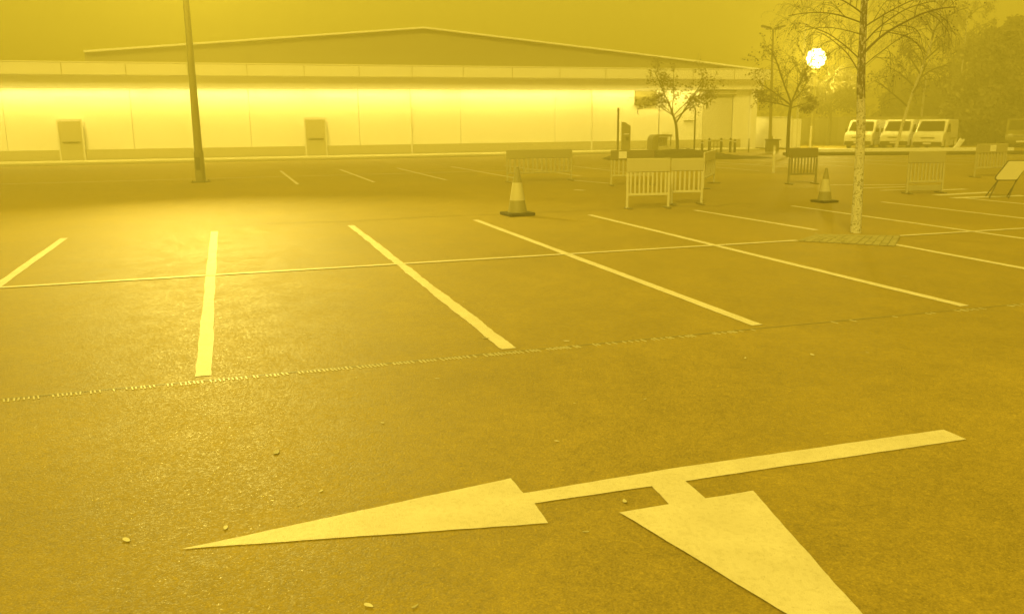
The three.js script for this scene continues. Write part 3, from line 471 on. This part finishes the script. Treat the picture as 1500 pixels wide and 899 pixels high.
{ // young tree before the shed, forked
  seed = 5; const b = AT(993, 222, 50); b.y = 0; const P = (x, y) => AT(x, y, 50).sub(b); const tr = [V(0, -0.05, 0), P(992, 200), P(990, 180), P(985, 165)];
  const f = [[0.66, V(0.55, 1, 0.1), 2.9, 0.05], [1, V(-0.35, 1, 0), 2.5, 0.05], [0.95, V(-0.8, 0.6, 0.2), 1.3, 0.025], [1, V(0.1, 1, -0.4), 2.4, 0.04], [0.8, V(0.9, 0.6, -0.2), 2.3, 0.03], [0.9, V(-0.9, 0.7, -0.2), 1.9, 0.03], [0.9, V(0.7, 0.9, 0.4), 2.2, 0.03]];
  makeTree('young_tree', 'young forked tree with sparse leaves before the white shed wall', b, tr, f, { r0: 0.1, r1: 0.06, minR: 0.008, leaves: 2, leafP: 0.5, leaf: 0.13, spread: 0.14, levels: [{ wig: 0.1, droop: 0.0 }, { n: 8, len: 0.5, ang: 0.7, droop: 0.05, wig: 0.2 }, { n: 5, len: 0.6, ang: 0.7, droop: 0.15, wig: 0.2 }] }, 'young trees before the shed');
  const b2 = AT(1154, 232, 45); b2.y = 0; const Q = (x, y) => AT(x, y, 45).sub(b2); const tr2 = [V(0, -0.05, 0), Q(1155, 200), Q(1157, 165), Q(1160, 150)];
  const f2 = [[0.9, V(-0.9, 0.55, 0.1), 2.2, 0.045], [0.95, V(-0.45, 1.2, 0), 3.0, 0.05], [1, V(0.3, 1, 0.2), 2.6, 0.045], [0.85, V(-1, 0.35, -0.2), 1.6, 0.035], [1, V(0.8, 0.8, -0.2), 1.7, 0.035], [0.8, V(0.9, 0.4, 0.3), 1.2, 0.03]];
  makeTree('young_tree', 'young tree with dark twigs rising behind the lone dark barrier', b2, tr2, f2, { r0: 0.1, r1: 0.06, minR: 0.007, leaves: 2, leafP: 0.45, leaf: 0.11, spread: 0.1, levels: [{ wig: 0.13, droop: 0.02 }, { n: 9, len: 0.55, ang: 0.75, droop: 0.06, wig: 0.22 }, { n: 6, len: 0.6, ang: 0.7, droop: 0.15, wig: 0.2 }] }, 'young trees before the shed');
}
{ // leafy tree lit by the floodlight
  seed = 77; const b = AT(1212, 218, 64.5); b.y = 0; const f = []; for (let k = 0; k < 13; k++) { const a = k * 2.4; f.push([0.55 + 0.45 * k / 13, V(Math.cos(a), 0.35 + 0.5 * rnd(), Math.sin(a)), rr(1.7, 2.6), 0.06]); }
  makeTree('leafy_tree', 'leafy tree lit bright by the floodlight above the fence', b, [V(0, -0.05, 0), V(0.1, 1.4, 0), V(0, 2.9, 0.1), V(0.1, 4.4, 0)], f, { r0: 0.16, r1: 0.06, minR: 0.01, leaves: 3, leaf: 0.2, spread: 0.28, leafUp: 0, levels: [{ wig: 0.1, droop: 0.04 }, { n: 7, len: 0.5, ang: 0.8, droop: 0.1, wig: 0.2 }, { n: 4, len: 0.6, ang: 0.7, droop: 0.2, wig: 0.2 }] });
}
function weeper(label, px, z, h, lean, s, o = {}) {
  seed = s; const b = AT(px, 218, z); b.y = 0; const f = []; for (let k = 0; k < 16; k++) { const a = k * 2.4 + s, t = 0.3 + 0.68 * k / 16; f.push([t, V(Math.cos(a), 0.9, Math.sin(a)), h * rr(0.2, 0.32) * (1.2 - 0.5 * t), 0.05]); }
  makeTree('weeping_birch', label, b, [V(0, -0.05, 0), V(lean * 0.3, h * 0.33, 0), V(lean * 0.65, h * 0.66, 0.2), V(lean, h, 0)], f, { r0: o.r0 || 0.12, r1: 0.03, bark: M.birch, vs: 0.6, minR: 0.009, leaves: o.leaves || 1, leafP: o.leafP || 0.5, leaf: 0.13, spread: 0.1, leafMat: M.leaf, levels: [{ wig: 0.1, droop: 0.12 }, { n: 8, len: 0.55, ang: 0.7, droop: 0.35, wig: 0.16 }, { n: 5, len: 0.7, ang: 0.5, droop: 0.6, wig: 0.12 }] }, 'birches behind the vans');
}
weeper('pale leaning birch rising between the parked vans', 1311, 50, 8.5, 2.1, 91, { r0: 0.1, leafP: 0.35 });
weeper('tall hazy birch behind the floodlight', 1165, 70, 11.5, 0.3, 17, { leafP: 0.6 });
weeper('broad weeping birch behind the van by the lit tree', 1262, 70, 12.5, -0.4, 29, { leafP: 0.7 });
weeper('tall weeping birch behind the middle van', 1345, 76, 13, 0.5, 33, { leaves: 2, leafP: 0.7 });
weeper('weeping birch at the edge of the dark trees', 1395, 70, 10, 0.2, 53, { leaves: 2, leafP: 0.8 });
function darkTree(label, px, z, h, r, s) {
  seed = s; const b = AT(px, 218, z); b.y = 0; const f = []; for (let k = 0; k < 22; k++) { const a = k * 2.4 + s, t = 0.12 + 0.86 * k / 22; f.push([t, V(Math.cos(a), 0.35, Math.sin(a)), r * rr(0.75, 1.1) * (1.1 - 0.6 * t * t), 0.07]); }
  makeTree('evergreen_tree', label, b, [V(0, -0.05, 0), V(0.1, h * 0.4, 0), V(0, h * 0.9, 0.1)], f, { r0: 0.28, r1: 0.05, minR: 0.012, leaves: 7, leaf: 0.34, spread: 0.4, leafMat: M.leafDark, levels: [{ wig: 0.08, droop: 0.06 }, { n: 8, len: 0.45, ang: 0.8, droop: 0.1, wig: 0.2 }, { n: 3, len: 0.6, ang: 0.7, droop: 0.1, wig: 0.2 }] }, 'dark evergreens behind the car park');
}
darkTree('dense dark evergreen behind the van standing alone', 1452, 62, 8.2, 3.2, 61);
darkTree('tall dark evergreen, the broadest in the row', 1500, 66, 9.5, 3.6, 67);
darkTree('dark evergreen at the far end of the boarded fence', 1590, 64, 9, 3.6, 71);
darkTree('low dark evergreen over the boarded fence by the weeping birches', 1425, 74, 7.5, 3, 83);
darkTree('small dark evergreen over the fence behind the middle van', 1330, 78, 5.5, 2.8, 87);

// far belt of trees that closes the view beyond the site
{
  seed = 301; const F = new Leaves();
  for (let k = 0; k < 9000; k++) { const x = rr(-120, 190), y = Math.pow(rnd(), 0.8) * (5 + 3.5 * vn(x * 0.12, 3) + 2 * vn(x * 0.5, 9)); F.add(V(x, y, -130 - rr(0, 8) - 0.2 * Math.abs(x - 30)), rr(0.8, 1.5)); }
  tag(obj('far_tree_belt', F.geo(), M.leafDark), 'dim belt of trees far behind the site', 'trees', null, 'stuff');
}
// fallen leaves and scraps on the tarmac
{
  seed = 900; const m = [0.55, 0.4, 0.65].map(a => mat(a, 0.7, { side: THREE.DoubleSide })); const spots = [[405, 663, 0.05], [330, 774, 0.03], [540, 888, 0.03], [608, 889, 0.025], [185, 792, 0.035], [712, 496, 0.05], [830, 500, 0.04], [1092, 525, 0.03], [1190, 520, 0.04], [945, 585, 0.02], [640, 555, 0.03], [1325, 405, 0.05], [560, 620, 0.02], [470, 720, 0.02], [915, 735, 0.03], [1195, 342, 0.05]];
  for (let k = 0; k < 14; k++) spots.push([rr(100, 1400), rr(430, 880), rr(0.012, 0.025)]);
  for (const [x, y, s0] of spots) { const s = s0 * 0.75; // a thin curled leaf: pointed outline, raised rim, short stalk
    const n = 12, pos = [0, 0, 0], idx = [], cu = rr(0.03, 0.16), w = rr(0.3, 0.5); for (let k = 0; k < n; k++) { const a = k / n * 2 * Math.PI, px = Math.cos(a), pz = Math.sin(a) * w * (1 - 0.35 * px); pos.push(px * s, s * (cu * px * px + 0.35 * pz * pz + rr(-0.03, 0.03)), pz * s); idx.push(0, 1 + (k + 1) % n, 1 + k); }
    const g = new THREE.BufferGeometry(); g.setAttribute('position', new THREE.Float32BufferAttribute(pos, 3)); g.setIndex(idx); g.computeVertexNormals();
    const o = tag(obj('fallen_leaf', g, m[(rnd() * 3) | 0]), 'small curled leaf scrap lying on the bare tarmac', 'leaf', 'leaf scraps on the tarmac'); const q = G(x, y); o.position.set(q.x, 0.004, q.z); o.rotation.y = rr(0, 6.28);
  }
}
renderer.render(scene, camera);
